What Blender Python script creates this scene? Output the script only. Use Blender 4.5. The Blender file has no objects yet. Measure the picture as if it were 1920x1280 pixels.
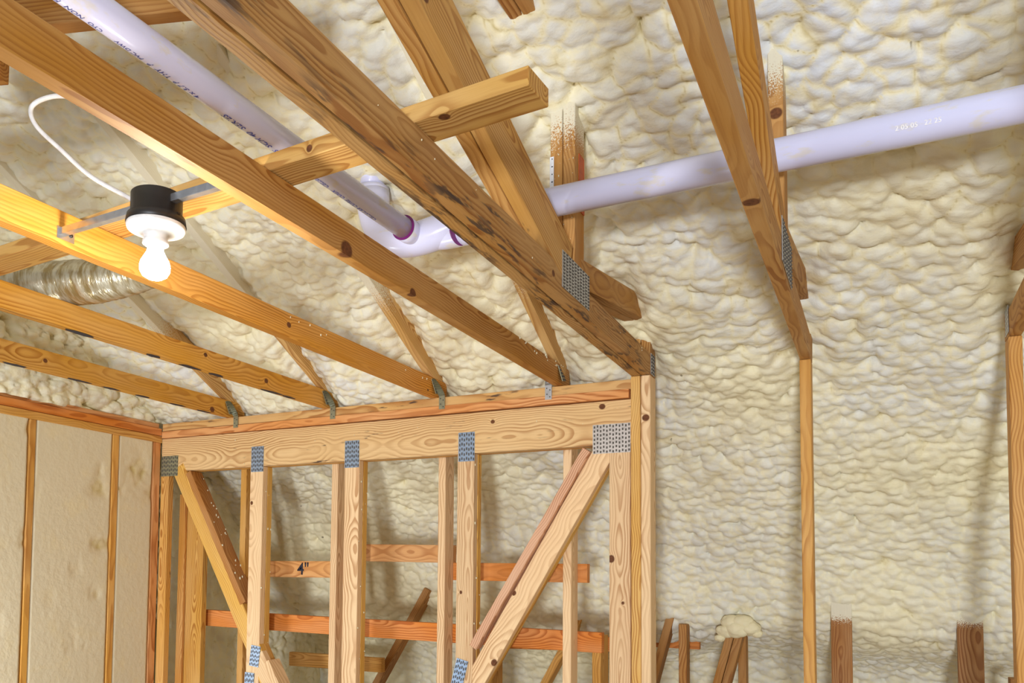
import bpy, bmesh, math, random
import numpy as np
from mathutils import Vector, Matrix

random.seed(7)
H = 1.62                       # camera height; every point below is given relative to it and lifted by V()
def V(x, y, z): return Vector((x, y, z + H))

# ------------------------------------------------------------------ camera, world, lights, exposure
S = bpy.context.scene
C = S.collection
FPX, CX, CY = 1578.689, 832.179, 984.389
yaw, pit, rol = math.radians(27.3765), math.radians(3.21297), math.radians(.61344)
fw = Vector((-math.sin(yaw)*math.cos(pit), math.cos(yaw)*math.cos(pit), math.sin(pit)))
rt = Vector((math.cos(yaw), math.sin(yaw), 0)); up = rt.cross(fw)
R2 = rt*math.cos(rol) + up*math.sin(rol); U2 = -rt*math.sin(rol) + up*math.cos(rol)
cam = bpy.data.cameras.new('camera'); camo = bpy.data.objects.new('camera', cam); C.objects.link(camo)
camo.matrix_world = Matrix(((R2.x, U2.x, -fw.x, 0), (R2.y, U2.y, -fw.y, 0), (R2.z, U2.z, -fw.z, H), (0, 0, 0, 1)))
cam.sensor_width = 36; cam.lens = FPX/1920*36
cam.shift_x = (960-CX)/1920; cam.shift_y = (CY-640)/1920
cam.clip_start = .05; cam.clip_end = 60
S.camera = camo
S.view_settings.view_transform = 'Standard'; S.view_settings.look = 'None'
S.view_settings.gamma = 1; S.view_settings.use_curve_mapping = False
S.view_settings.exposure = -0.36
w = bpy.data.worlds.new('world'); S.world = w; w.use_nodes = True
w.node_tree.nodes['Background'].inputs[0].default_value = (.86, .93, 1.0, 1)
w.node_tree.nodes['Background'].inputs[1].default_value = 0.46
def area(name, loc, target, size, power, col):
    l = bpy.data.lights.new(name, 'AREA'); l.shape = 'RECTANGLE'; l.size, l.size_y = size
    l.energy = power; l.color = col
    o = bpy.data.objects.new(name, l); C.objects.link(o)
    d = Vector(target) - Vector(loc)
    o.matrix_world = Matrix.Translation(Vector(loc)) @ d.to_track_quat('-Z', 'Y').to_matrix().to_4x4()
    return o
# daylight of the window behind and right of the camera, and of the window low in the left wall before it
area('window_daylight', V(.70, -4.2, -.72), V(-.6, 3.4, .4), (.6, .6), 430, (.86, .92, 1.0))
area('side_window_daylight', V(-3.40, 1.75, -.55), V(-1.9, 3.7, -.25), (.5, .6), 24, (.84, .92, 1.0))

# ------------------------------------------------------------------ materials
def mat(name):
    m = bpy.data.materials.new(name); m.use_nodes = True
    nt = m.node_tree; b = nt.nodes['Principled BSDF']
    return m, nt, b
def N(nt, t, **k):
    n = nt.nodes.new(t)
    for a, v in k.items():
        if a.startswith('i'):
            n.inputs[int(a[1:])].default_value = v
        else: setattr(n, a, v)
    return n
def L(nt, a, b): nt.links.new(a, b)
def M2(nt, op, a, b=None, c=None):
    n = nt.nodes.new('ShaderNodeMath'); n.operation = op
    for i, v in enumerate((a, b, c)):
        if v is None: continue
        if isinstance(v, (int, float)): n.inputs[i].default_value = v
        else: L(nt, v, n.inputs[i])
    return n.outputs[0]
def VM(nt, op, a, b=None):
    n = nt.nodes.new('ShaderNodeVectorMath'); n.operation = op
    for i, v in enumerate((a, b)):
        if v is None: continue
        if isinstance(v, tuple): n.inputs[i].default_value = v
        else: L(nt, v, n.inputs[i])
    return n.outputs['Value'] if op in ('LENGTH', 'DOT_PRODUCT') else n.outputs[0]
def MR(nt, v, a, b, c=0, d=1):
    n = N(nt, 'ShaderNodeMapRange', i1=a, i2=b, i3=c, i4=d); n.interpolation_type = 'SMOOTHSTEP'
    L(nt, v, n.inputs[0]); return n.outputs[0]
def MX(nt, f, a, b, mode='MIX'):
    n = nt.nodes.new('ShaderNodeMix'); n.data_type = 'RGBA'; n.blend_type = mode
    if isinstance(f, (int, float)): n.inputs[0].default_value = f
    else: L(nt, f, n.inputs[0])
    for i, v in ((6, a), (7, b)):
        if isinstance(v, tuple): n.inputs[i].default_value = v
        else: L(nt, v, n.inputs[i])
    return n.outputs[2]
def noise(nt, vec, sc, det=2, rough=.5):
    n = N(nt, 'ShaderNodeTexNoise'); n.inputs['Scale'].default_value = sc
    n.inputs['Detail'].default_value = det; n.inputs['Roughness'].default_value = rough
    L(nt, vec, n.inputs['Vector']); return n.outputs['Fac']

def wood_material():
    m, nt, b = mat('pine_lumber')
    tc = N(nt, 'ShaderNodeTexCoord').outputs['Object']
    oi = N(nt, 'ShaderNodeObjectInfo'); rnd = oi.outputs['Random']; tint = oi.outputs['Color']
    off = N(nt, 'ShaderNodeCombineXYZ')
    L(nt, M2(nt, 'MULTIPLY', rnd, 37.), off.inputs[0]); L(nt, M2(nt, 'MULTIPLY', rnd, 11.), off.inputs[1])
    vec = VM(nt, 'ADD', tc, off.outputs[0])
    def attr(n):
        a = N(nt, 'ShaderNodeAttribute', attribute_type='OBJECT', attribute_name=n); return a
    warp = noise(nt, VM(nt, 'MULTIPLY', vec, (1.1, 6., 6.)), 1., 3, .55)
    warp2 = noise(nt, VM(nt, 'MULTIPLY', vec, (6., 30., 30.)), 1., 2)
    sep = N(nt, 'ShaderNodeSeparateXYZ'); L(nt, tc, sep.inputs[0])
    py = M2(nt, 'MULTIPLY_ADD', rnd, .10, -.05)
    pz = M2(nt, 'MULTIPLY_ADD', M2(nt, 'FRACT', M2(nt, 'MULTIPLY', rnd, 7.3)), .09, -.075)
    dy = M2(nt, 'SUBTRACT', sep.outputs[1], py); dz = M2(nt, 'SUBTRACT', sep.outputs[2], pz)
    dy = M2(nt, 'ADD', dy, M2(nt, 'MULTIPLY_ADD', warp, .07, -.035))
    warpx = noise(nt, VM(nt, 'MULTIPLY', vec, (2.1, .6, .6)), 1., 2, .5)
    dz = M2(nt, 'ADD', dz, M2(nt, 'MULTIPLY_ADD', warpx, .16, -.08))
    r = M2(nt, 'SQRT', M2(nt, 'ADD', M2(nt, 'MULTIPLY', dy, dy), M2(nt, 'MULTIPLY', dz, dz)))
    r = M2(nt, 'ADD', r, M2(nt, 'MULTIPLY', warp2, .004))
    # knots bend the rings round them
    kmask = None
    for nm in ('knot1', 'knot2'):
        a = attr(nm).outputs['Vector']; rad = attr(nm+'_r').outputs['Fac']
        d = VM(nt, 'LENGTH', VM(nt, 'MULTIPLY', VM(nt, 'SUBTRACT', tc, a), (.85, 1., .8)))
        q = M2(nt, 'DIVIDE', d, M2(nt, 'MAXIMUM', rad, .0001))
        bump = M2(nt, 'DIVIDE', .022, M2(nt, 'ADD', M2(nt, 'MULTIPLY', q, q), 1.))
        bump = M2(nt, 'MULTIPLY', bump, M2(nt, 'GREATER_THAN', rad, .001))
        r = M2(nt, 'ADD', r, bump)
        k = M2(nt, 'MULTIPLY', MR(nt, q, 1.15, .8), M2(nt, 'GREATER_THAN', rad, .001))
        kmask = k if kmask is None else M2(nt, 'MAXIMUM', kmask, k)
    saw = M2(nt, 'FRACT', M2(nt, 'MULTIPLY', r, 105.))
    ring = M2(nt, 'MULTIPLY', MR(nt, saw, .25, .86), MR(nt, saw, 1.0, .9))
    fib = noise(nt, VM(nt, 'MULTIPLY', vec, (9., 330., 330.)), 1., 2, .6)
    blot = noise(nt, VM(nt, 'MULTIPLY', vec, (2.2, 9., 9.)), 1., 3)
    dark = MX(nt, 1., tint, (.52, .33, .20, 1), 'MULTIPLY')
    lite = MX(nt, .14, tint, (.98, .80, .50, 1))
    col = MX(nt, MR(nt, blot, .3, .72), lite, tint)
    col = MX(nt, M2(nt, 'MULTIPLY', ring, M2(nt, 'MULTIPLY_ADD', MR(nt, warp, .35, .65), .55, .24)), col, dark)
    col = MX(nt, M2(nt, 'MULTIPLY', MR(nt, fib, .42, .8), .22), col, dark)
    # dark mould and scorch stains
    st = attr('stain').outputs['Fac']
    sn = noise(nt, VM(nt, 'MULTIPLY', vec, (7., 42., 42.)), 1., 3, .65)
    sm = MR(nt, M2(nt, 'ADD', sn, M2(nt, 'MULTIPLY', st, .32)), .74, .84)
    sm = M2(nt, 'MULTIPLY', sm, M2(nt, 'MULTIPLY', MR(nt, blot, .42, .6), M2(nt, 'GREATER_THAN', st, .01)))
    col = MX(nt, M2(nt, 'MULTIPLY', sm, .85), col, (.035, .027, .03, 1))
    kn = noise(nt, VM(nt, 'MULTIPLY', vec, (120., 120., 120.)), 1., 2)
    col = MX(nt, kmask, col, MX(nt, kn, (.05, .018, .008, 1), (.24, .085, .03, 1)))
    # foam overspray where the member runs into the foam
    sp = attr('spray').outputs['Vector']; ss = N(nt, 'ShaderNodeSeparateXYZ'); L(nt, sp, ss.inputs[0])
    t = M2(nt, 'DIVIDE', M2(nt, 'SUBTRACT', sep.outputs[0], ss.outputs[0]), M2(nt, 'MAXIMUM', ss.outputs[1], .001))
    spk = noise(nt, VM(nt, 'MULTIPLY', vec, (260., 260., 260.)), 1., 2)
    t = MR(nt, M2(nt, 'ADD', t, M2(nt, 'MULTIPLY_ADD', spk, 1.5, -.75)), .35, .65)
    t = M2(nt, 'MULTIPLY', t, ss.outputs[2])
    col = MX(nt, M2(nt, 'MULTIPLY', t, .88), col, (.80, .76, .60, 1))
    L(nt, col, b.inputs['Base Color'])
    b.inputs['Roughness'].default_value = .62
    b.inputs['Specular IOR Level'].default_value = .2
    bp = N(nt, 'ShaderNodeBump'); bp.inputs['Strength'].default_value = .25; bp.inputs['Distance'].default_value = .0015
    L(nt, M2(nt, 'ADD', fib, M2(nt, 'MULTIPLY', ring, -.4)), bp.inputs['Height']); L(nt, bp.outputs[0], b.inputs['Normal'])
    return m
def foam_material(name, c_lo, c_mid, c_hi, sc=55.):
    m, nt, b = mat(name)
    tc = N(nt, 'ShaderNodeTexCoord').outputs['Object']
    h = N(nt, 'ShaderNodeAttribute', attribute_name='lobe').outputs['Fac']
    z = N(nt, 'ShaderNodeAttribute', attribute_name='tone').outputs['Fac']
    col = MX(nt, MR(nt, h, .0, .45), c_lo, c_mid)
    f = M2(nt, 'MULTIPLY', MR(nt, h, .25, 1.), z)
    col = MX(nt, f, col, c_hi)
    fine = noise(nt, tc, 9., 4, .6)
    col = MX(nt, M2(nt, 'MULTIPLY', MR(nt, fine, .5, .75), .35), col, (.80, .66, .36, 1))
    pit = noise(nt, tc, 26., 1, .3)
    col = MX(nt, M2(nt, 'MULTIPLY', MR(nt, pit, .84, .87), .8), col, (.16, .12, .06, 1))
    L(nt, col, b.inputs['Base Color'])
    b.inputs['Roughness'].default_value = .55; b.inputs['Specular IOR Level'].default_value = .35
    b.inputs['Subsurface Weight'].default_value = 0.0
    n1 = noise(nt, VM(nt, 'MULTIPLY', tc, (1., 1.5, 1.5)), sc, 3, .55)
    bp = N(nt, 'ShaderNodeBump'); bp.inputs['Strength'].default_value = .35; bp.inputs['Distance'].default_value = .006
    L(nt, n1, bp.inputs['Height']); L(nt, bp.outputs[0], b.inputs['Normal'])
    return m
def plain(name, col, rough=.5, metal=0., bump=None, spec=.5):
    m, nt, b = mat(name)
    tc = N(nt, 'ShaderNodeTexCoord').outputs['Object']
    n = noise(nt, tc, 38., 3)
    c2 = tuple(max(0, v*.82) for v in col[:3]) + (1,)
    L(nt, MX(nt, MR(nt, n, .4, .7), tuple(col[:3]) + (1,), c2), b.inputs['Base Color'])
    b.inputs['Roughness'].default_value = rough; b.inputs['Metallic'].default_value = metal
    b.inputs['Specular IOR Level'].default_value = spec
    if bump:
        bp = N(nt, 'ShaderNodeBump'); bp.inputs['Strength'].default_value = bump[1]; bp.inputs['Distance'].default_value = .003
        L(nt, noise(nt, tc, bump[0], 3), bp.inputs['Height']); L(nt, bp.outputs[0], b.inputs['Normal'])
    return m
def pvc_material():
    m, nt, b = mat('white_pvc')
    tc = N(nt, 'ShaderNodeTexCoord').outputs['Object']
    n = noise(nt, VM(nt, 'MULTIPLY', tc, (3., 3., 9.)), 2.6, 4, .6)
    L(nt, MX(nt, M2(nt, 'MULTIPLY', MR(nt, n, .56, .66), .55), (.72, .73, .98, 1), (.74, .68, .52, 1)), b.inputs['Base Color'])
    b.inputs['Roughness'].default_value = .22
    return m
def duct_material():
    m, nt, b = mat('foil_duct_jacket')
    tc = N(nt, 'ShaderNodeTexCoord').outputs['Object']
    n = noise(nt, VM(nt, 'MULTIPLY', tc, (60., 14., 14.)), 1., 3, .6)
    L(nt, MX(nt, MR(nt, n, .35, .65), (.36, .27, .12, 1), (.66, .62, .48, 1)), b.inputs['Base Color'])
    b.inputs['Metallic'].default_value = .45; b.inputs['Roughness'].default_value = .3
    bp = N(nt, 'ShaderNodeBump'); bp.inputs['Strength'].default_value = .9; bp.inputs['Distance'].default_value = .006
    L(nt, n, bp.inputs['Height']); L(nt, bp.outputs[0], b.inputs['Normal'])
    return m
WOOD = wood_material()
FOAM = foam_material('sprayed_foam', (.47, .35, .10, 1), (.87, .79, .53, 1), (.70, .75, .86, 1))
FOAMCUT = foam_material('trimmed_foam', (.60, .48, .22, 1), (.72, .62, .42, 1), (.73, .65, .47, 1), 30.)
PLATE = plain('galvanised_steel', (.55, .56, .58), .38, .75)
SLOT = plain('plate_slot_shadow', (.10, .085, .07), .8)
STEEL = plain('bright_steel', (.62, .62, .64), .25, .9)
PVC = pvc_material(); DUCT = duct_material()
PRIMER = plain('purple_primer', (.20, .02, .17), .3)
INK = plain('blue_print_ink', (.05, .07, .35), .6)
MARKER = plain('black_marker_ink', (.015, .015, .03), .6)
REDINK = plain('red_print_ink', (.55, .04, .06), .5)
BLACK = plain('black_plastic', (.018, .014, .012), .45)
PORC = plain('white_lampholder', (.86, .85, .84), .3)
CABLE = plain('white_cable_jacket', (.80, .76, .74), .4)
SPECK = plain('foam_splash', (.84, .78, .55), .6)
WHITE = plain('white_sticker', (.85, .86, .90), .5)
FLOOR = plain('plywood_floor', (.48, .36, .22), .7, 0, (20., .3))
ORANGE = plain('orange_marking_paint', (.55, .10, .02), .6)
bulbm, nt, b = mat('lit_bulb_glass')
b.inputs['Base Color'].default_value = (1, 1, 1, 1)
b.inputs['Emission Color'].default_value = (1., .93, .80, 1); b.inputs['Emission Strength'].default_value = 26.

# ------------------------------------------------------------------ builders
def tag(o, label=None, cat=None, group=None, kind=None):
    if label: o['label'] = label
    if cat: o['category'] = cat
    if group: o['group'] = group
    if kind: o['kind'] = kind
    return o
def thing(name, loc, label=None, cat=None, group=None, kind=None):
    o = bpy.data.objects.new(name, None); C.objects.link(o)
    o.location = loc; o.empty_display_size = .1
    return tag(o, label, cat, group, kind)
def chain(o):
    m = Matrix.Translation(o.location) if o.type == 'EMPTY' else o.matrix_basis.copy()
    if o.parent: m = chain(o.parent) @ o.matrix_parent_inverse @ m
    return m
def link(name, me, m, parent=None, world=None, color=None):
    me.name = name
    o = bpy.data.objects.new(name, me); C.objects.link(o)
    if m: me.materials.append(m)
    W = world if world is not None else Matrix.Identity(4)
    if parent:
        o.parent = parent; o.matrix_parent_inverse = chain(parent).inverted()
    o.matrix_basis = W
    if color: o.color = tuple(color) + (1,)
    return o
def bm_mesh(bm, smooth=False):
    me = bpy.data.meshes.new('m'); bm.to_mesh(me); bm.free()
    if smooth:
        for p in me.polygons: p.use_smooth = True
    return me
TAN = (.70, .38, .12); PALE = (.86, .59, .33); BRN = (.42, .19, .05); ORG = (.66, .22, .04); PINK = (.74, .34, .17); GOLD = (.78, .47, .15)
def board(name, p0, p1, wdir, w, t, parent=None, col=TAN, k1=None, k2=None, stain=0, spray=None, bev=.0018, cut0=0., cut1=0., bow=0.):
    """A sawn board from p0 to p1 (centre line); wdir is the direction of its width w, t its thickness.
    cut0/cut1 skew the ends along the width (a bevelled saw cut)."""
    p0 = V(*p0); p1 = V(*p1)
    X = (p1-p0); ln = X.length; X.normalize()
    Y = Vector(wdir); Y = (Y - X*Y.dot(X)).normalized(); Z = X.cross(Y)
    W = Matrix.Translation((p0+p1)/2) @ Matrix((X, Y, Z)).transposed().to_4x4()
    bm = bmesh.new(); n = max(1, int(ln/.35)); rings = []
    rs = random.Random(round(ln*1000 + p0.x*77 + p0.y*31))
    ph = rs.uniform(0, 6)
    for i in range(n+1):
        f = i/n; x = -ln/2 + ln*f
        oy = bow*math.sin(math.pi*f) + .0009*math.sin(ph + f*5); oz = .0009*math.cos(ph*1.7 + f*4)
        ring = []
        for sy, sz in ((-1, -1), (1, -1), (1, 1), (-1, 1)):
            xx = x + (cut0*sy/2 if i == 0 else 0) + (cut1*sy/2 if i == n else 0)
            ring.append(bm.verts.new((xx, sy*w/2 + oy, sz*t/2 + oz)))
        rings.append(ring)
    for i in range(n):
        for j in range(4):
            bm.faces.new((rings[i][j], rings[i][(j+1) % 4], rings[i+1][(j+1) % 4], rings[i+1][j]))
    bm.faces.new(rings[0][::-1]); bm.faces.new(rings[-1])
    bmesh.ops.recalc_face_normals(bm, faces=bm.faces)
    ed = [e for e in bm.edges if len(e.link_faces) == 2 and e.calc_face_angle(0) > .8]
    bmesh.ops.bevel(bm, geom=ed, offset=bev, segments=1, affect='EDGES')
    c = rs.uniform(.9, 1.08)
    if col[2] < .25: col = (col[0]*.97, col[1]*.90, col[2]*.55)
    o = link(name, bm_mesh(bm), WOOD, parent, W, tuple(min(.95, v*c) for v in col))
    for nm, k in (('knot1', k1), ('knot2', k2)):
        if k: o[nm] = [float(v) for v in k[:3]]; o[nm+'_r'] = float(k[3])
    if stain: o['stain'] = float(stain)
    if spray: o['spray'] = [float(spray[0]), float(spray[1]), 1.0]
    return o
def bx(name, x0, x1, y0, y1, z0, z1, parent=None, **k):
    """Board given by its extents; the grain follows the longest side."""
    d = [x1-x0, y1-y0, z1-z0]; c = [(x0+x1)/2, (y0+y1)/2, (z0+z1)/2]
    a = d.index(max(d)); rest = [i for i in range(3) if i != a]
    wi = rest[0] if d[rest[0]] >= d[rest[1]] else rest[1]; ti = rest[1] if wi == rest[0] else rest[0]
    p0 = list(c); p1 = list(c); p0[a] -= d[a]/2; p1[a] += d[a]/2
    wd = [0, 0, 0]; wd[wi] = 1
    return board(name, p0, p1, wd, d[wi], d[ti], parent, **k)
def addbox(bm, c, ax, sz):
    c = Vector(c); A = [Vector(a)*s/2 for a, s in zip(ax, sz)]
    v = [bm.verts.new(c + A[0]*i + A[1]*j + A[2]*k) for i in (-1, 1) for j in (-1, 1) for k in (-1, 1)]
    for f in ((0, 1, 3, 2), (4, 6, 7, 5), (0, 4, 5, 1), (2, 3, 7, 6), (0, 2, 6, 4), (1, 5, 7, 3)):
        bm.faces.new([v[i] for i in f])
def plate(parent, c, ex, ey, w, h, across=6, down=6, vert=True, mat_=None):
    """Toothed nail plate: thin sheet plus its punched slots (a sub-part)."""
    ex = Vector(ex).normalized(); ey = Vector(ey).normalized(); n = ex.cross(ey); c = V(*c)
    bm = bmesh.new(); addbox(bm, (0, 0, 0), ((1, 0, 0), (0, 1, 0), (0, 0, 1)), (w, h, .0014))
    W = Matrix.Translation(c) @ Matrix((ex, ey, n)).transposed().to_4x4()
    p = link('nail_plate', bm_mesh(bm), mat_ or PLATE, parent, W)
    bm = bmesh.new()
    for i in range(across):
        for j in range(down):
            x = (i+.5)/across*w - w/2; y = (j+.5)/down*h - h/2 + (.1*h/down if i % 2 else -.1*h/down)
            sz = (w/across*.32, h/down*.55, .0022) if vert else (w/across*.55, h/down*.32, .0022)
            addbox(bm, (x, y, .0004), ((1, 0, 0), (0, 1, 0), (0, 0, 1)), sz)
            addbox(bm, (x + sz[0]*.75, y, .0016), ((1, 0, 0), (0, 1, 0), (0, 0, 1)), (sz[0]*.35, sz[1]*.9, .0028))
    s = link('punched_slots', bm_mesh(bm), SLOT, p, W); s['kind'] = 'stuff'
    return p
def tube_bm(bm, pts, rad, seg=28, cap=True):
    pts = [Vector(p) for p in pts]; n = len(pts)
    if not hasattr(rad, '__len__'): rad = [rad]*n
    T = []
    for i in range(n):
        a = pts[max(0, i-1)]; b = pts[min(n-1, i+1)]; T.append((b-a).normalized())
    u = T[0].orthogonal().normalized(); rings = []
    for i in range(n):
        u = (u - T[i]*u.dot(T[i])).normalized(); v = T[i].cross(u)
        rings.append([bm.verts.new(pts[i] + (u*math.cos(a) + v*math.sin(a))*rad[i]) for a in [2*math.pi*k/seg for k in range(seg)]])
    for i in range(n-1):
        for k in range(seg):
            bm.faces.new((rings[i][k], rings[i][(k+1) % seg], rings[i+1][(k+1) % seg], rings[i+1][k]))
    if cap:
        bm.faces.new(rings[0][::-1]); bm.faces.new(rings[-1])
def tube(name, pts, rad, m, parent=None, seg=28, world=True):
    bm = bmesh.new(); tube_bm(bm, pts, rad, seg)
    me = bm_mesh(bm)
    for p in me.polygons: p.use_smooth = len(p.vertices) == 4
    return link(name, me, m, parent)
def lathe(name, prof, M, m, parent=None, seg=40):
    """prof = [(radius, height)] turned about local Z, placed by M."""
    bm = bmesh.new(); rings = []
    for r, z in prof:
        rings.append([bm.verts.new((max(r, 1e-4)*math.cos(a), max(r, 1e-4)*math.sin(a), z)) for a in [2*math.pi*k/seg for k in range(seg)]])
    for i in range(len(prof)-1):
        for k in range(seg):
            bm.faces.new((rings[i][k], rings[i][(k+1) % seg], rings[i+1][(k+1) % seg], rings[i+1][k]))
    bm.faces.new(rings[0][::-1]); bm.faces.new(rings[-1])
    bmesh.ops.recalc_face_normals(bm, faces=bm.faces)
    me = bm_mesh(bm)
    for p in me.polygons: p.use_smooth = len(p.vertices) == 4
    return link(name, me, m, parent, M)
def text_verts(body, size):
    cu = bpy.data.curves.new('t', 'FONT'); cu.body = body; cu.size = size; cu.resolution_u = 2; cu.offset = size*.012
    o = bpy.data.objects.new('t', cu); C.objects.link(o)
    dg = bpy.context.evaluated_depsgraph_get(); me = bpy.data.meshes.new_from_object(o.evaluated_get(dg))
    bpy.data.objects.remove(o)
    return me
def text_on(name, body, size, M, m, parent):
    me = text_verts(body, size); me.materials.clear()
    bm = bmesh.new(); bm.from_mesh(me)
    r = bmesh.ops.extrude_face_region(bm, geom=bm.faces[:])
    bmesh.ops.translate(bm, verts=[v for v in r['geom'] if isinstance(v, bmesh.types.BMVert)], vec=(0, 0, .0004))
    return link(name, bm_mesh(bm), m, parent, M)
def text_pipe(body, size, p0, ax, rad, ang, m, parent, flip=False):
    """Print wrapped on a pipe: runs along ax from p0, centred on the direction ang(unit vector)."""
    me = text_verts(body, size); me.materials.clear()
    ax = Vector(ax).normalized(); a0 = Vector(ang); a0 = (a0 - ax*a0.dot(ax)).normalized(); b0 = a0.cross(ax)
    if flip: b0 = -b0
    p0 = Vector(p0)
    for v in me.vertices:
        th = (v.co.y - size*.35)/rad; x = v.co.x
        v.co = p0 + ax*x + (a0*math.cos(th) + b0*math.sin(th))*(rad+.0006)
    return link('printed_text', me, m, parent)

# ------------------------------------------------------------------ sprayed foam (displaced lobes, computed with numpy)
def hsh(i, j, seed):
    n = (i.astype(np.int64)*374761393 + j.astype(np.int64)*668265263 + seed*1442695041) & 0xffffffff
    n = ((n ^ (n >> 13))*1274126177) & 0xffffffff
    n = ((n ^ (n >> 16))*2246822519) & 0xffffffff
    return ((n ^ (n >> 15)) & 0xffffff)/float(0xffffff)
def vnoise(s, t, cell, seed):
    x = s/cell; y = t/cell; i = np.floor(x); j = np.floor(y); fx = x-i; fy = y-j
    fx = fx*fx*(3-2*fx); fy = fy*fy*(3-2*fy)
    a = hsh(i, j, seed); b_ = hsh(i+1, j, seed); c = hsh(i, j+1, seed); d = hsh(i+1, j+1, seed)
    return (a*(1-fx)+b_*fx)*(1-fy) + (c*(1-fx)+d*fx)*fy
def lobes(s, t, cell, seed, skew=.25):
    """Overlapping puffed lobes: upper envelope of many domes; returns height 0..1 and the margin to the next dome."""
    x = s/cell; y = t/cell; i0 = np.floor(x); j0 = np.floor(y)
    best = np.full(s.shape, -9.); sec = np.full(s.shape, -9.)
    for di in (-1, 0, 1):
        for dj in (-1, 0, 1):
            i = i0+di; j = j0+dj
            cx = i + hsh(i, j, seed); cy = j + hsh(i, j, seed+1)
            hh = hsh(i, j, seed+2); an = (hsh(i, j, seed+3)-.5)*2.4; st = .85 + .45*hsh(i, j, seed+4)
            dx = x-cx; dy = y-cy
            ca = np.cos(an); sa = np.sin(an)
            u = (dx*ca + dy*sa)/st; v = (-dx*sa + dy*ca)*st
            d2 = u*u + v*v
            val = .20*hh + np.sqrt(np.maximum(1.12 - 1.15*d2, .0)) - .5*np.maximum(d2-.9, 0) + skew*dy*.3 - .25
            m = val > best
            sec = np.where(m, best, np.maximum(sec, val)); best = np.where(m, val, best)
    return best, best-sec
def foam_height(s, t, rough=1., seed=0, fine=0.):
    w1 = (vnoise(s, t, .11, seed+50)-.5)*.07; w2 = (vnoise(s, t, .11, seed+51)-.5)*.07
    w3 = (vnoise(s, t, .035, seed+52)-.5)*.016; w4 = (vnoise(s, t, .035, seed+53)-.5)*.016
    a, am = lobes(s+w1+w3, t+w2+w4, .15, seed+1)
    b, bm_ = lobes(s*.95+w1*.6+w3, t*1.05+w2*.6+w4, .078, seed+11)
    c, cm = lobes(s*.85+w1*.3+w3, t*1.15+w2*.3+w4, .043, seed+21)
    d, dm = lobes(s*.8+w3*2, t*1.25+w4*2, .021, seed+31)
    k = np.clip(vnoise(s, t, .35, seed+60)*1.9-.45, 0, 1)        # patches of big lumps / patches of fine wrinkle
    k = np.clip(k - fine, 0, 1)
    h = .034*(a-.5)*(.4+.6*k) + .044*(b-.5)*(.42+.58*k) + .037*(c-.5)*(1.1-.5*k) + .0085*(d-.5)*(1.25-.9*k)
    h += (vnoise(s, t, .6, seed+70)-.5)*.07 + (vnoise(s, t, 1.3, seed+71)-.5)*.05
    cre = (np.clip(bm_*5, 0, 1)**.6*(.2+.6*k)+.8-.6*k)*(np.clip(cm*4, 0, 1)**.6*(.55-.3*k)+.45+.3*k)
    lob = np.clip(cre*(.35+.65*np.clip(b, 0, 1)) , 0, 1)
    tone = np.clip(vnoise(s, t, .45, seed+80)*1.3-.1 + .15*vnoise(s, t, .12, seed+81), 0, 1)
    return h*rough, lob, tone
def grid_mesh(name, P, lob, tone, m, parent=None, flip=False):
    """P: (rows, cols, 3) array of points."""
    r, c, _ = P.shape
    me = bpy.data.meshes.new(name)
    me.vertices.add(r*c); me.vertices.foreach_set('co', P.reshape(-1).astype(np.float32))
    idx = np.arange(r*c).reshape(r, c)
    q = np.stack([idx[:-1, :-1], idx[:-1, 1:], idx[1:, 1:], idx[1:, :-1]], -1).reshape(-1, 4)
    if flip: q = q[:, ::-1]
    nf = len(q)
    me.loops.add(nf*4); me.loops.foreach_set('vertex_index', q.reshape(-1).astype(np.int32))
    me.polygons.add(nf); me.polygons.foreach_set('loop_start', np.arange(0, nf*4, 4, dtype=np.int32))
    me.polygons.foreach_set('use_smooth', np.ones(nf, dtype=bool))
    me.update(calc_edges=True)
    for nm, A in (('lobe', lob), ('tone', tone)):
        at = me.attributes.new(nm, 'FLOAT', 'POINT'); at.data.foreach_set('value', A.reshape(-1).astype(np.float32))
    me.validate()
    return link(name, me, m, parent)
def resample(prof, steps):
    prof = [np.array(p, float) for p in prof]; out = [prof[0]]
    for a, b_, st in zip(prof[:-1], prof[1:], steps):
        n = max(1, int(np.linalg.norm(b_-a)/st))
        for i in range(1, n+1): out.append(a + (b_-a)*i/n)
    return np.array(out)
ROOF = [(-1.1, 3.32), (.55, 2.45), (3.30, .985), (3.56, .825), (3.8, .655), (4.12, .40), (4.34, .08), (4.43, -.20), (4.50, -.29), (4.98, -.42), (5.14, -.80), (5.16, -1.62)]
pr = resample(ROOF, [.05, .0078, .0078, .0078, .0078, .0078, .0078, .0078, .0078, .011, .02])
for _ in range(220): pr[1:-1] = (pr[:-2] + 2*pr[1:-1] + pr[2:])/4      # round the bends
seg = np.r_[0, np.cumsum(np.linalg.norm(np.diff(pr, axis=0), axis=1))]
tan = np.gradient(pr, axis=0); tan /= np.linalg.norm(tan, axis=1)[:, None]
nor = np.stack([tan[:, 1], -tan[:, 0]], 1)                              # points into the room (down / towards the camera)
nor *= np.sign((nor @ np.array([-.5, -1.])))[:, None]
xs = np.arange(-3.72, 1.50, .0074); xs = np.r_[xs, np.arange(1.53, 2.6, .03)]
Sg, Tg = np.meshgrid(xs, seg)
yy = pr[:, 0][:, None]
hgt, lob, tone = foam_height(Sg, Tg, 1., 0, fine=np.clip((yy-2.9)*.55, -.2, .75))
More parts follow.
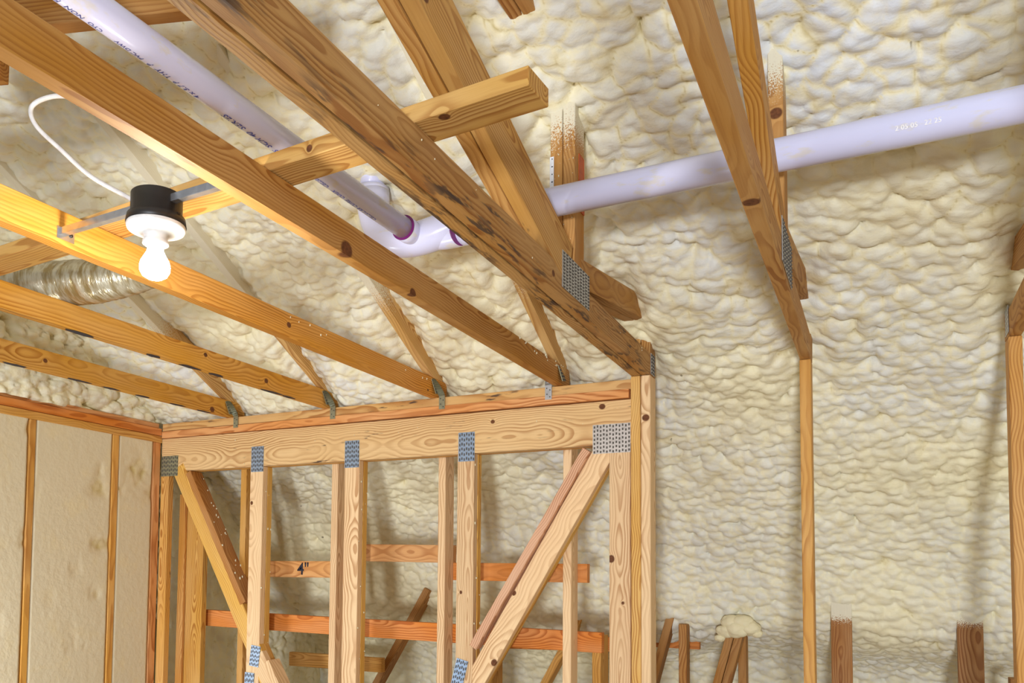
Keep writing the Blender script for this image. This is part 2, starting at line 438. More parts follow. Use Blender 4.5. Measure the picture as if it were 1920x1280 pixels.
# the bays: foam is a little deeper midway between trusses and climbs each truss
bay = np.cos((Sg + .86)/.61*2*math.pi)
near = np.exp(-(np.min(np.abs(Sg[..., None] - np.array([-3.039, -2.424, -1.819, -1.213, -.846, -.233, .412, 1.02, 1.63])), -1)/.075)**2)
heel = np.clip((yy-2.75)*3, 0, 1)*np.clip((3.75-yy)*5, 0, 1)
hgt = hgt + .055*np.clip((-1.05-Sg)*4, 0, 1)*np.clip((3.0-yy)*2, 0, 1) + heel*(.018 - .052*near)
tone = np.clip(tone*.55 + .55*np.clip((3.1-yy)*.8, 0, 1)*np.clip((Sg+1.1)*1.2, 0, 1) - .12*np.clip((yy-3.9)*2, 0, 1), 0, 1)  # bluer towards the upper right: cool light painted into the foam colour
P = np.zeros(Sg.shape + (3,))
P[..., 0] = Sg; P[..., 1] = pr[:, 0][:, None] + nor[:, 0][:, None]*hgt; P[..., 2] = pr[:, 1][:, None] + nor[:, 1][:, None]*hgt + H
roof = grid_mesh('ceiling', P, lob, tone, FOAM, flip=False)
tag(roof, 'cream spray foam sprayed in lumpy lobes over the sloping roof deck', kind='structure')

# foam on the left end wall above the plate, and beyond the framed wall
def side_foam(name, X, y0, y1, zbot, ztopf, step, seed, parent=None, n=(1, 0, 0), m=FOAM, sc=1.):
    ys = np.arange(y0, y1, step); tt = np.linspace(0, 1, int(1.6/step))
    Yg, Tt = np.meshgrid(ys, tt)
    zt = ztopf(Yg); Zg = zbot + (zt-zbot)*Tt
    h, l, t = foam_height(Yg*1., Zg, sc, seed)
    Pp = np.zeros(Yg.shape + (3,)); Pp[..., 0] = X + h; Pp[..., 1] = Yg; Pp[..., 2] = Zg + H
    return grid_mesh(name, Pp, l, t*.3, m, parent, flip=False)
roofz = lambda y: np.interp(y, [p[0] for p in ROOF], [p[1] for p in ROOF]) + .05
wl = thing('wall_left', V(-3.6, 2.0, -1.62), 'left wall of trimmed foam between bare studs under double top plates', kind='structure')
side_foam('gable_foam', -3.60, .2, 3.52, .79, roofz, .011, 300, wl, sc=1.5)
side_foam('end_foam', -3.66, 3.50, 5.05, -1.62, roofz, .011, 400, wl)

# ------------------------------------------------------------------ left wall below the plates: studs with foam cut flush between them
XW = -3.53
def cut_foam(y0, y1, seed):
    ys = np.linspace(y0, y1, max(12, int((y1-y0)/.008))); zs = np.arange(-1.62, .735, .012)
    Yg, Zg = np.meshgrid(ys, zs)
    big, bigm = lobes(Yg, Zg, .16, seed); sm, smm = lobes(Yg+.02*vnoise(Yg, Zg, .05, 9), Zg, .035, seed+4)
    gate = np.clip((vnoise(Yg, Zg, .13, seed+8) - .74)*6, 0, 1)            # hollows the saw did not reach
    h = -.0015 - gate*.014*(1.2-sm) + .0012*vnoise(Yg, Zg, .02, seed+3)
    # ragged joint along the studs
    e = np.minimum(Yg-y0, y1-Yg); rag = .002 + .012*np.clip(vnoise(Yg*0, Zg, .05, seed+5)-.45, 0, 1)
    h = h - .02*np.clip(1 - e/rag, 0, 1)
    Pp = np.zeros(Yg.shape + (3,)); Pp[..., 0] = XW + h; Pp[..., 1] = Yg; Pp[..., 2] = Zg + H
    return grid_mesh('foam_panel', Pp, np.clip(.75-gate*.9*(1-sm*.5), 0, 1), .6+0*Yg, FOAMCUT, wl)
sy = [(2.055, 2.093), (2.583, 2.616), (3.068, 3.106), (3.345, 3.392)]
cut_foam(1.5, 2.055, 500); cut_foam(2.093, 2.583, 510); cut_foam(2.618, 3.068, 520); cut_foam(3.108, 3.345, 530)
for i, (a, b_) in enumerate(sy):
    bx('stud', XW-.14, XW+.002, a, b_, -1.62, .699, wl, col=(PINK if i == 3 else TAN), k1=((.9, .0, -.019, .010) if i == 2 else None))
bx('top_plate', XW-.14, XW+.004, 1.2, 3.40, .700, .738, wl, col=TAN, stain=.2)
bx('top_plate', XW-.14, XW+.010, 1.2, 3.39, .740, .778, wl, col=ORG, k1=(.0, .0, .019, .008))
bx('top_plate', XW-.16, XW-.012, 1.2, 3.39, .780, .806, wl, col=PINK)
bm = bmesh.new(); addbox(bm, V(XW-.15, 2.4, -.42), ((1, 0, 0), (0, 1, 0), (0, 0, 1)), (.02, 2.4, 2.36))
link('backing', bm_mesh(bm), FOAMCUT, wl)
# unseen wall added on the right to block ambient light and deepen the shadows
wr = side_foam('light_block_wall_right', 2.62, -1.0, 5.05, -1.62, roofz, .05, 700, sc=-1.); tag(wr, 'unseen foam covered wall added on the right to cut the ambient light', kind='structure')
# floor
bm = bmesh.new(); addbox(bm, V(-.6, 1.2, -1.66), ((1, 0, 0), (0, 1, 0), (0, 0, 1)), (7., 8.2, .08))
fl = link('floor', bm_mesh(bm), FLOOR); fl['kind'] = 'structure'; fl['label'] = 'plywood floor of the unfinished room'

# ------------------------------------------------------------------ framed wall: girder truss standing at Y 3.40
YG = 3.40
g = thing('girder_truss', V(-2.2, 3.44, -1.62), 'pale pine girder truss with deep top beam, plated studs and two slanting webs', 'truss')
def gbeam(x0, x1, z0, z1, ply=0, nm='web', **k):
    return bx(nm, x0, x1, YG + .038*ply + (.0005*ply), YG + .038*(ply+1) - .0005, z0, z1, g, **k)
gbeam(-3.528, -.893, .538, .7215, 0, 'header_beam', col=(.84, .55, .255), stain=.40, k1=(.69, .043, .019, .009), k2=(1.19, .07, .019, .012))
gbeam(-3.528, -.893, .538, .7215, 1, 'header_beam', col=TAN)
studx = [(-2.895, -2.812), (-2.308, -2.224), (-1.694, -1.610)]
kn = [((1.0, .02, -.019, .011), None), (None, None), ((-.05, .01, -.019, .006), None)]
for i, (a, b_) in enumerate(studx):
    gbeam(a, b_, -1.62, .537, 0, 'stud', col=PALE, k1=((.89, -.028, -.019, .009) if i == 0 else ((.454, -.019, -.019, .007) if i == 2 else None)))
    gbeam(a+.004, b_+.001, -1.62, .537, 1, 'stud', col=GOLD)
gbeam(-.991, -.903, -1.62, .537, 0, 'end_post', col=PALE, k1=(.605, -.035, -.019, .014), k2=(.425, .013, -.019, .006))
gbeam(-.991, -.903, -1.62, .537, 1, 'end_post', col=PALE)
gbeam(-3.528, -3.47, -1.62, .537, 0, 'end_post', col=TAN, stain=.3)
# left slanting web (two plies) and its edge stiffener
yc = YG+.019
board('diagonal_web', (-3.405, yc, .56), (-2.72, yc, -.62), (1, 0, .5), .089, .037, g, col=GOLD)
board('diagonal_web', (-3.405, yc+.038, .56), (-2.72, yc+.038, -.62), (1, 0, .5), .089, .037, g, col=TAN)
st = board('web_stiffener', (-3.330, yc+.025, .528), (-2.925, yc+.025, -.170), (0, 1, 0), .089, .038, g, col=(.44, .19, .06), stain=.25)
board('diagonal_web', (-2.83, yc-.002, -.43), (-2.05, yc-.002, -1.62), (1, 0, .5), .089, .037, g, col=PALE)
board('web_stiffener', (-2.745, yc+.0, -.455), (-2.18, yc+.0, -1.40), (0, 1, 0), .089, .038, g, col=PALE)
# right slanting web and stiffener
board('diagonal_web', (-1.0, yc, .535), (-1.86, yc, -.92), (1, 0, -.6), .089, .037, g, col=PALE, k1=(.21, .035, .019, .014), k2=(-.1, -.04, .019, .010))
board('diagonal_web', (-1.0, yc+.038, .535), (-1.86, yc+.038, -.92), (1, 0, -.6), .089, .037, g, col=GOLD)
board('web_stiffener', (-1.083, yc-.010, .520), (-1.602, yc-.010, -.328), (0, 1, 0), .060, .036, g, col=(.74, .43, .27))
ex, ez = (1, 0, 0), (0, 0, 1)
OLIVE = plain('weathered_galvanised_steel', (.36, .36, .24), .45, .6)
BLUE = plain('fresh_galvanised_steel', (.40, .52, .70), .35, .6)
BRIGHT = plain('bright_galvanised_steel', (.50, .46, .43), .42, .5)
plate(g, (-3.464, YG-.001, .569), ex, ez, .122, .112, 9, 5, mat_=OLIVE)
for x, w_, z in ((-2.850, .080, .575), (-2.266, .083, .569), (-1.649, .081, .568)):
    plate(g, (x, YG-.001, z), ex, ez, w_, .132, 7, 6, mat_=BLUE)
plate(g, (-.981, YG-.001, .563), ex, ez, .160, .122, 12, 7, mat_=BRIGHT)
plate(g, (-2.835, YG-.004, -.435), (1, 0, -.12), (.12, 0, 1), .060, .105, 6, 5, mat_=BLUE)
plate(g, (-2.87, YG-.004, -.60), (1, 0, -.05), (.05, 0, 1), .060, .16, 6, 6, mat_=BLUE)
plate(g, (-1.672, YG-.004, -.445), (1, 0, -.25), (.25, 0, 1), .058, .12, 6, 5, mat_=BLUE)
# top plates on the girder truss
tp = thing('wall_top_plate', V(-2.2, 3.46, .725), 'doubled pinkish top plate lying along the deep pine beam, mould on its edge', 'top plate')
bx('plate_board', -3.52, -.905, 3.388, 3.525, .7255, .7625, tp, col=PINK)
bx('plate_board', -3.52, -.892, 3.394, 3.53, .7635, .8040, tp, col=(.70, .42, .23), stain=.55)

# second row of studs behind the girder truss
row = [(-3.029, -2.991), (-2.441, -2.403), (-1.835, -1.797), (-1.221, -1.183)]
lab = ['narrow pine stud behind the truss wall, leftmost of the back row', 'narrow pine stud in the back row, second from the left end',
       'narrow pine stud in the back row with a rough brown side, third from left', 'narrow pale stud of the back row showing beneath the right slanting web']
for (a, b_), lb in zip(row, lab):
    o = bx('wall_stud', a, b_, 3.482, 3.571, -1.62, .70, col=PALE if a > -2.5 else TAN); tag(o, lb, 'stud', 'back row studs')
# corner board behind the left end of the truss
o = bx('corner_post', -3.44, -3.30, 3.50, 3.538, -1.62, .42, col=(.60, .33, .10), k1=(.25, .02, .019, .010), k2=(-.2, -.01, .019, .007), stain=.3)
tag(o, 'orange-brown knotty board upright in the left corner behind the truss wall', 'post')
o = bx('corner_block', -3.465, -3.42, 3.482, 3.50, -1.62, .42, col=(.62, .30, .09)); tag(o, 'thin pine strip upright beside the knotty corner board', 'strip')

# horizontal rails on the back of the studs
def rail(x0, z0, x1, z1, w_, lb, **k):
    o = board('blocking_rail', (x0, 3.592, z0), (x1, 3.592, z1), (0, 0, 1), w_, .038, **k); tag(o, lb, 'rail', 'rails behind the studs'); return o
r1 = rail(-2.93, .010, -2.32, .010, .085, 'short upper rail with handwritten 4-inch mark behind the left studs', col=(.74, .38, .20), k1=(.2, .03, -.019, .004))
rail(-2.33, .096, -1.80, .088, .085, 'short orange-banded rail set highest, between the second and third studs', col=(.72, .36, .19), k1=(-.1, -.04, -.019, .010))
rail(-1.83, .006, -1.14, .004, .083, 'upper orange rail ending right of the slanting web', col=(.70, .25, .06))
rail(-3.50, -.262, -1.075, -.298, .088, 'long orange rail, the lowest, crossing behind all the studs', col=(.74, .25, .055))
text_on('handwritten_mark', '4"', .088, Matrix.Translation(V(-2.712, 3.5722, -.018)) @ Matrix.Rotation(math.radians(90), 4, 'X'), MARKER, r1)

# ------------------------------------------------------------------ lower braces and web feet under the eave
def lone(name, lb, cat, p0, p1, wd, w_, t, grp=None, **k):
    o = board(name, p0, p1, wd, w_, t, **k); tag(o, lb, cat, grp); return o
lone('brace', 'brown slanting brace rising right into the foam behind the second stud', 'brace', (-3.05, 4.38, -1.25), (-2.375, 4.42, -.10), (0, 1, 0), .089, .038, col=BRN)
lone('brace', 'short level board nailed across the left slanting brace', 'brace', (-3.3, 4.30, -.55), (-2.62, 4.30, -.55), (0, 0, 1), .085, .038, col=TAN)
lone('brace', 'slanting brace rising to the foam behind the long orange rail', 'brace', (-1.78, 4.40, -.86), (-1.385, 4.45, -.12), (0, 1, 0), .089, .038, col=TAN)
lone('brace_post', 'short upright post below the left part of the long orange rail', 'post', (-1.86, 4.2, -1.62), (-1.86, 4.2, -.36), (0, 1, 0), .13, .045, col=TAN)
lone('brace_post', 'short upright post at the right end below the long orange rail', 'post', (-1.27, 4.2, -1.62), (-1.27, 4.2, -.31), (0, 1, 0), .13, .045, col=TAN)
lone('brace_rail', 'brown level rail joining the two short posts below the orange rail', 'rail', (-1.9, 4.29, -.375), (-1.22, 4.29, -.36), (0, 0, 1), .075, .038, col=ORG)
lone('brace', 'slanting web just right of the tall doubled post, rising to the foam', 'brace', (-1.12, 4.42, -.82), (-.955, 4.46, -.17), (0, 1, 0), .089, .040, col=BRN)
lone('short_post', 'short brown upright right of the tall doubled post', 'post', (-.895, 4.42, -1.62), (-.895, 4.42, -.25), (0, 1, 0), .08, .040, col=BRN)
lone('brace_rail', 'thin brown rail running low behind the slanting web right of the tall post', 'rail', (-1.1, 4.60, -.36), (-.85, 4.60, -.36), (0, 0, 1), .06, .038, col=ORG)
cl = thing('web_cluster', V(-.64, 4.45, -1.62), 'cluster of three dark webs meeting under a blob of foam', 'truss web')
board('web', (-.80, 4.42, -.80), (-.665, 4.44, -.29), (0, 1, 0), .089, .038, cl, col=BRN)
board('web', (-.755, 4.41, -.80), (-.622, 4.43, -.29), (0, 1, 0), .089, .038, cl, col=BRN)
bx('web', -.640, -.602, 4.47, 4.55, -1.62, -.29, cl, col=BRN)
lone('short_post', 'broad reddish-brown web foot beside the middle post, foam over its slanted top', 'truss web', (-.165, 4.40, -1.62), (-.165, 4.40, -.10), (1, 0, 0), .089, .04, col=(.36, .155, .055), spray=(.62, .08))
lone('short_post', 'broad reddish-brown web foot near the right edge, slanted top', 'truss web', (.350, 4.40, -1.62), (.350, 4.40, -.10), (1, 0, 0), .098, .04, col=(.36, .155, .055), spray=(.62, .08))
lone('short_post', 'narrow dark web foot left of the post at the right edge', 'truss web', (.50, 4.30, -1.62), (.50, 4.30, -.42), (0, 1, 0), .089, .04, col=BRN)

# ------------------------------------------------------------------ roof trusses running away from the camera
def lump_blob(name, c, r, seed, parent, sc=(1, 1, 1)):
    bm = bmesh.new(); bmesh.ops.create_icosphere(bm, subdivisions=4, radius=1)
    rs = np.random.RandomState(seed); cen = rs.normal(size=(26, 3)); cen /= np.linalg.norm(cen, axis=1)[:, None]
    for v in bm.verts:
        d = ((cen - np.array(v.co))**2).sum(1).min()
        v.co = v.co*(1 + .22*(1-min(1, d*2.2)))
        v.co = Vector((v.co.x*sc[0], v.co.y*sc[1], v.co.z*sc[2]))*r
    me = bm_mesh(bm, True)
    at = me.attributes.new('lobe', 'FLOAT', 'POINT'); at.data.foreach_set('value', [.42]*len(me.vertices))
    at = me.attributes.new('tone', 'FLOAT', 'POINT'); at.data.foreach_set('value', [.1]*len(me.vertices))
    return link(name, me, FOAM, parent, Matrix.Translation(V(*c)))
for i_, (dx, dz, r_) in enumerate(((0, 0, .05), (-.055, -.012, .038), (.055, .006, .042), (.02, .03, .045), (-.03, .03, .04), (-.085, -.05, .02), (.09, -.02, .022))):
    lump_blob('foam_blob', (-.63+dx, 4.39, -.262+dz), r_, 3+i_, cl, (1.1, .9, .8))

YB0 = -.9          # chords run on behind the camera
def joist(xr, label, col, y0=YB0, k1=None, k2=None, stain=0., bstain=False):
    t = thing('ceiling_joist', V(xr-.019, 3.40, .805), label, 'joist', 'ceiling joists over the left part')
    board('bottom_chord', (xr-.019, 3.49, .848), (xr-.019, y0, .848), (0, 0, 1), .086, .038, t, col=col, k1=k1, k2=k2, stain=stain)
    # rafter (top chord): only its lower edge shows below the foam
    s = .512; a = V(xr-.019, 3.47, .848+.04); 
    board('rafter', (xr-.019, 3.45, .895), (xr-.019, 1.3, .895+s*2.15), (0, s, 1), .089, .038, t, col=(.68, .43, .22), spray=(-.80, .35))
    plate(t, (xr+.001, 3.385, .855), (0, 1, 0), (0, -.45, 1), .085, .07, 7, 5, mat_=OLIVE)
    return t
j1 = joist(-1.194, 'brown knotty joist nearest the doubled beam, lamplit orange along its lower edge', (.50, .245, .065), k1=(-.456, -.029, -.019, .022), k2=(-.80, -.038, -.019, .015))
j2 = joist(-1.800, 'orange joist lit brightly beside the hanging bulb', (.72, .34, .06), k1=(-1.0, .0, -.019, .010), k2=(-2.01, -.026, -.019, .006))
j3 = joist(-2.405, 'golden joist with black smears along its underside, second from the left wall', (.66, .33, .05), k1=(-1.24, .019, -.019, .009), k2=(-1.62, -.008, -.019, .011), stain=.2)
j4 = joist(-3.020, 'lowest golden joist nearest the left wall, cathedral grain and a foam-filled hole', (.62, .31, .045), k1=(-.974, .0, -.019, .009), k2=(-1.947, -.028, -.019, .014), stain=.2)
# black smears on the undersides of the two left joists
for jj, xr, ys_ in ((j3, -2.405, (1.95, 2.28, 2.47, 2.62, 2.98, 3.10)), (j4, -3.020, (2.15, 2.45, 2.62, 2.80, 3.02, 3.2))):
    bm = bmesh.new()
    for i, y in enumerate(ys_):
        rs = random.Random(i*7+int(-xr*10)); n = 9
        ln = rs.uniform(.07, .15)
        pts = []
        for k in range(n*2):
            a = 2*math.pi*k/(n*2)
            pts.append(bm.verts.new(V(xr-.019 + .017*math.sin(a)*rs.uniform(.7, 1.1) + .001, y + ln/2*math.cos(a)*rs.uniform(.8, 1.15), .8040)))
        bm.faces.new(pts)
    o = link('tar_smear', bm_mesh(bm), MARKER, jj); o['kind'] = 'stuff'

def truss(xr, plies, label, cols, y_post=3.35, web=True, diag=None):
    """Trusses of 38 mm plies; xr is the right face. Level chord, end post, slanting web, upright web, rising stub, plates."""
    t = thing('roof_truss', V(xr-.019, y_post+.045, -1.62), label, 'truss')
    for p in range(plies):
        x1 = xr - p*.041; x0 = x1 - .0385; xc = (x0+x1)/2; c = cols[p]
        board('bottom_chord', (xc, y_post+.004, .849), (xc, YB0, .849), (0, 0, 1), .088, .038, t, col=c[0], stain=c[2], bev=.003,
              cut0=0, k1=c[3] if len(c) > 3 else None)
        bx('end_post', x0, x1, y_post, y_post+.089, -1.62, .804, t, col=c[1], k1=c[4] if len(c) > 4 else None, bev=.003)
        bx('end_post_head', x0, x1, y_post+.005, y_post+.089, .806, 1.0 if plies == 2 else .90, t, col=c[0])
        if web:
            bx('upright_web', x0, x1, 2.405, 2.494, .894, 1.56, t, col=(.52, .25, .07), spray=(.03, .20), stain=.1, k1=(.04, -.044, 0, .014) if plies == 1 else None)
            board('stub_web', (xc, 2.42, .925), (xc, 3.30, 1.055), (0, 0, 1), .089, .038, t, col=(.50, .255, .085), spray=(.40, .12), cut1=-.03)
    return t
t1 = truss(-.807, 2, 'dark-stained doubled roof truss ending on the tall doubled post', 
           [((.44, .23, .09), PALE, .72, (-.991, .0, -.019, .010), (1.038, -.044, 0, .012)), ((.54, .30, .12), (.78, .47, .19), .78)])
xc = -.826
board('slanting_web', (xc, 2.36, .915), (xc, .30, 1.595), (0, .33, 1), .14, .038, t1, col=(.56, .32, .13), k1=(-.138, -.035, -.019, .014), stain=.3)
board('slanting_web', (xc-.041, 2.25, .93), (xc-.041, .30, 1.545), (0, .33, 1), .089, .038, t1, col=(.60, .32, .11))
plate(t1, (-.806, 2.415, .888), (0, 1, 0), (0, 0, 1), .255, .11, 10, 11)
plate(t1, (-.806, 3.385, .850), (0, 1, 0), (0, 0, 1), .06, .085, 5, 6)
# ruler sticker and orange paint on the upright web
bx('paint_stroke', -.8065, -.8058, 2.440, 2.490, 1.12, 1.30, t1); o = C.objects[-1] if False else None
for ob in t1.children:
    if ob.name.startswith('paint_stroke'): ob.data.materials.clear(); ob.data.materials.append(ORANGE)
rl = thing('measuring_strip', V(-.881, 2.404, 1.10), 'white measuring strip with black marks stapled upright to the doubled web', 'label')
bm = bmesh.new(); addbox(bm, V(-.881, 2.4025, 1.205), ((1, 0, 0), (0, 1, 0), (0, 0, 1)), (.013, .0012, .165)); link('strip', bm_mesh(bm), WHITE, rl)
bm = bmesh.new()
for k, z in enumerate(np.linspace(1.135, 1.28, 7)):
    addbox(bm, V(-.880, 2.4016, z), ((1, 0, 0), (0, 1, 0), (0, 0, 1)), (.005 if k % 2 else .003, .0008, .003))
me = bm_mesh(bm); o = link('tick_marks', me, MARKER, rl); o['kind'] = 'stuff'
t2 = truss(-.214, 1, 'single roof truss hanging down to the slender middle post', [((.50, .26, .095), (.68, .37, .14), .12, (-.65, -.044, 0, .016))])
board('slanting_web', (-.233, 2.42, .93), (-.233, .30, 1.66), (0, .34, 1), .089, .038, t2, col=(.60, .31, .09))
plate(t2, (-.213, 2.45, .885), (0, 1, 0), (0, 0, 1), .26, .12, 10, 11)
t3 = truss(.431, 1, 'roof truss cut off by the right edge with its post', [((.50, .26, .095), (.62, .33, .13), .1)], y_post=3.31)
board('slanting_web', (.412, 2.42, .93), (.412, .30, 1.66), (0, .34, 1), .089, .038, t3, col=(.60, .31, .09))
plate(t3, (.391, 3.33, .86), (0, 1, 0), (0, 0, 1), .08, .09, 6, 6)
# top chord that leaves the foam at the top
tc_ = thing('upper_chord', V(-.84, 2.05, 1.48), 'two brown boards side by side leaving the foam at the top edge', 'chord')
for k in (0, 1):
    xx = -.850 - k*.041
    board('chord_board', (xx, 1.0, 1.618), (xx, 2.30, 1.618), (0, 0, 1), .089, .038, tc_, col=(.50, .24, .075), spray=(.51, .10))

# hurricane ties from the joist heels down to the top plate
for xr, lb in ((-1.194, 'small grey steel tie at the heel of the joist nearest the doubled beam'),
               (-1.800, 'grey steel tie twisted over the plate at the lamplit joist'),
               (-2.405, 'grey steel tie at the second joist from the left wall'),
               (-3.020, 'grey steel tie with foam on it at the joist nearest the left wall')):
    t = thing('hurricane_tie', V(xr, 3.39, .79), lb, 'tie', 'steel ties along the top plate')
    first = xr > -1.3
    xo = xr-.060 if first else xr+.030
    # lower tab nailed to the plate edge
    bm = bmesh.new(); addbox(bm, V(xo, 3.386, .778), ((1, 0, 0), (0, 1, 0), (0, 0, 1)), (.030, .0015, .062))
    tab = link('lower_tab', bm_mesh(bm), PLATE if first else OLIVE, t)
    # twisted strap up to the side of the joist
    bm = bmesh.new(); rr = []
    up0 = V(xo, 3.386, .808); up1 = V(xr+.0025 if not first else xr-.040, 3.36, .885)
    for k in range(9):
        f = k/8; c = up0.lerp(up1, f); a = f*math.pi/2
        d = Vector((math.cos(a), math.sin(a), 0))*.016
        rr.append((bm.verts.new(c-d), bm.verts.new(c+d)))
    for k in range(8): bm.faces.new((rr[k][0], rr[k][1], rr[k+1][1], rr[k+1][0]))
    bmesh.ops.solidify(bm, geom=bm.faces[:], thickness=.0015)
    link('twisted_strap', bm_mesh(bm), PLATE if first else OLIVE, t)
    bm = bmesh.new()
    for dx, dz in ((-.007, .018), (.007, .010), (-.006, -.008), (.007, -.020)):
        addbox(bm, V(xo+dx, 3.3848, .778+dz), ((1, 0, 0), (0, 1, 0), (0, 0, 1)), (.005, .0015, .005))
    o = link('nail_head', bm_mesh(bm), SLOT, t); o['kind'] = 'stuff'

# ------------------------------------------------------------------ flat brace lying across the chords
b0 = Vector((-.555, 1.442, .9135)); b1 = Vector((-2.62, 1.60, .9135))
o = board('cross_brace', b0, b1, (0, 1, 0), .089, .038, col=(.62, .37, .15), k1=(-.51, -.0445, .0, .007), k2=(-.845, -.03, .019, .011), stain=.12)
tag(o, 'flat board laid across the joists and beam with its sawn end showing', 'brace')
# wide boards high on the left
o = board('ridge_board', (-1.20, 1.415, 1.335), (-2.25, 1.075, 1.335), (0, 0, 1), .17, .038, col=(.44, .20, .05)); tag(o, 'wide dark-brown board high above the pipe at the upper left corner', 'board')
o = board('ridge_board', (-1.99, 1.345, 1.30), (-2.6, 1.13, 1.30), (0, 0, 1), .09, .038, col=(.42, .20, .06)); tag(o, 'dark-brown board just under the wide one at the left edge', 'board')

# ------------------------------------------------------------------ white drain and vent pipe
pp = thing('drain_pipe', V(-1.28, 2.3, 1.10), 'white plastic drain pipe run with elbow, purple primer rings and printed text', 'pipe')
RY, RX = .0345, .0425
yA = V(-1.40, .2, 1.13); yB = V(-1.373, 2.385, 1.13)
tube('pipe_length', [yA, yB], RY, PVC, pp, 48)
xA = V(-1.13, 2.31, 1.098); xB = V(2.55, 2.31, 1.118)
tube('pipe_length', [xA, xB], RX, PVC, pp, 48)
# elbow joining the two (bends right and slightly up)
def arc(p, d0, q, d1, n=12):
    p, q, d0, d1 = Vector(p), Vector(q), Vector(d0), Vector(d1); k = (q-p).length*.55; out = []
    for i in range(n+1):
        t = i/n; a, b_, c, d = p, p+d0*k, q-d1*k, q
        out.append(a*(1-t)**3 + b_*3*t*(1-t)**2 + c*3*t*t*(1-t) + d*t**3)
    return out
e0 = V(-1.373, 2.34, 1.13); e1 = V(-1.12, 2.40, 1.105)
tube('elbow', arc(e0, (0, 1, 0), e1, (1, -.25, 0)), [.041]*2 + [.0385]*9 + [.042]*2, PVC, pp, 40)
tube('primer_ring', [V(-1.373, 2.3365, 1.13), V(-1.373, 2.3395, 1.13)], .0416, PRIMER, pp, 40)
tube('primer_ring', [V(-1.202, 2.404, 1.107), V(-1.199, 2.403, 1.107)], .0428, PRIMER, pp, 40)
tube('coupling', [V(-1.23, 2.43, 1.15), V(-1.10, 2.42, 1.14)], .048, PVC, pp, 40)
# sweep fitting behind, turning up into the riser
sw = arc(V(-1.17, 2.43, 1.165), (-1, 0, -.30), V(-1.552, 2.43, 1.32), (-.02, 0, 1), 16)
tube('sweep_fitting', sw, [.052, .050] + [.056]*13 + [.058, .058], PVC, pp, 40)
tube('riser', [V(-1.552, 2.43, 1.28), V(-1.555, 2.42, 1.58)], .042, PVC, pp, 40)
tube('coupling', [V(-1.552, 2.43, 1.31), V(-1.552, 2.43, 1.335)], .0565, PVC, pp, 40)
cd = Vector((1.40-.0, -1.0, -1.13)).normalized()
side = Vector((-.18, 0, -.98))
axy = (yA-yB).normalized()
def ptxt(body, y, sz=.020): text_pipe(body, sz, yA.lerp(yB, (y-.2)/2.185), axy, RY, side, INK, pp)
ptxt('SPS  SCH 40  SERIES', 1.73, .027); ptxt('4 x 3.7 P  THY  P', 1.42, .021); ptxt('PVC DWV', 1.255, .016); ptxt('CYO', 1.150, .016)
ptxt('NON', 1.105, .018); ptxt('FOA', 1.05, .02); ptxt('CELLULAR CORE  COEX', 2.18, .021); ptxt('CELLUL', 1.93, .021)
text_pipe('2 05 05   22 25', .016, V(.05, 2.31, 1.104), (1, 0, 0), RX, (0, -.9, -.3), CABLE, pp)

# ------------------------------------------------------------------ hanging bulb on its adjustable bar
lp = thing('ceiling_lamp', V(-1.482, 1.372, .81), 'lit bare bulb in a white holder on a black box hung between two joists', 'lamp')
lx, ly = -1.462, 1.372
zax = Matrix.Translation(V(lx, ly, .0)) @ Matrix.Translation((0, 0, .725)) @ Matrix.Scale(1.17, 4) @ Matrix.Translation((0, 0, -.748))
lathe('junction_box', [(.047, .862), (.049, .860), (.049, .818), (.055, .817), (.0575, .802), (.055, .800)], zax, BLACK, lp, 48)
lathe('lampholder', [(.030, .806), (.050, .8055), (.0555, .802), (.0565, .797), (.054, .791), (.040, .787), (.026, .784), (.0235, .780), (.0225, .771), (.025, .769), (.025, .763), (.018, .762)], zax, PORC, lp, 48)
prof = [(r_, .766-(.752-z_)*.80) for r_, z_ in [(.012, .752), (.0145, .742), (.0165, .730), (.0215, .718), (.0270, .706), (.0292, .694), (.0285, .682), (.0235, .671), (.0145, .664), (.004, .6615)]]
bulb = lathe('bulb', prof, zax, bulbm, lp, 40)
for sx, sy_ in ((-1, -.3), (1, .45)):
    bm = bmesh.new(); addbox(bm, V(lx+sx*.055, ly+sy_*.012, .806), ((1, 0, 0), (0, 1, 0), (0, 0, 1)), (.020, .008, .004)); link('mounting_ear', bm_mesh(bm), BLACK, lp)
for sx in (-.033, .033):
    lathe('screw', [(.003, .7905), (.003, .7885), (.001, .7880)], Matrix.Translation(V(lx+sx, ly, .0)), STEEL, lp, 10)
bm = bmesh.new()
addbox(bm, V(-1.497, 1.364, .838), (Vector((1, -.045, 0)).normalized(), Vector((.045, 1, 0)).normalized(), Vector((0, 0, 1))), (.606, .0012, .016))
addbox(bm, V(-1.497, 1.372, .8295), (Vector((1, -.045, 0)).normalized(), Vector((.045, 1, 0)).normalized(), Vector((0, 0, 1))), (.606, .016, .0012))
link('hanger_bar', bm_mesh(bm), STEEL, lp)
bm = bmesh.new(); addbox(bm, V(-1.798, 1.395, .834), ((1, 0, 0), (0, 1, 0), (0, 0, 1)), (.002, .050, .030)); br = link('bracket', bm_mesh(bm), STEEL, lp)
for y in (1.382, 1.410):
    lathe('screw', [(.0045, 0), (.0045, .003), (.002, .004)], Matrix.Translation(V(-1.797, y, .836)) @ Matrix.Rotation(math.radians(90), 4, 'Y'), BLACK, br, 12)
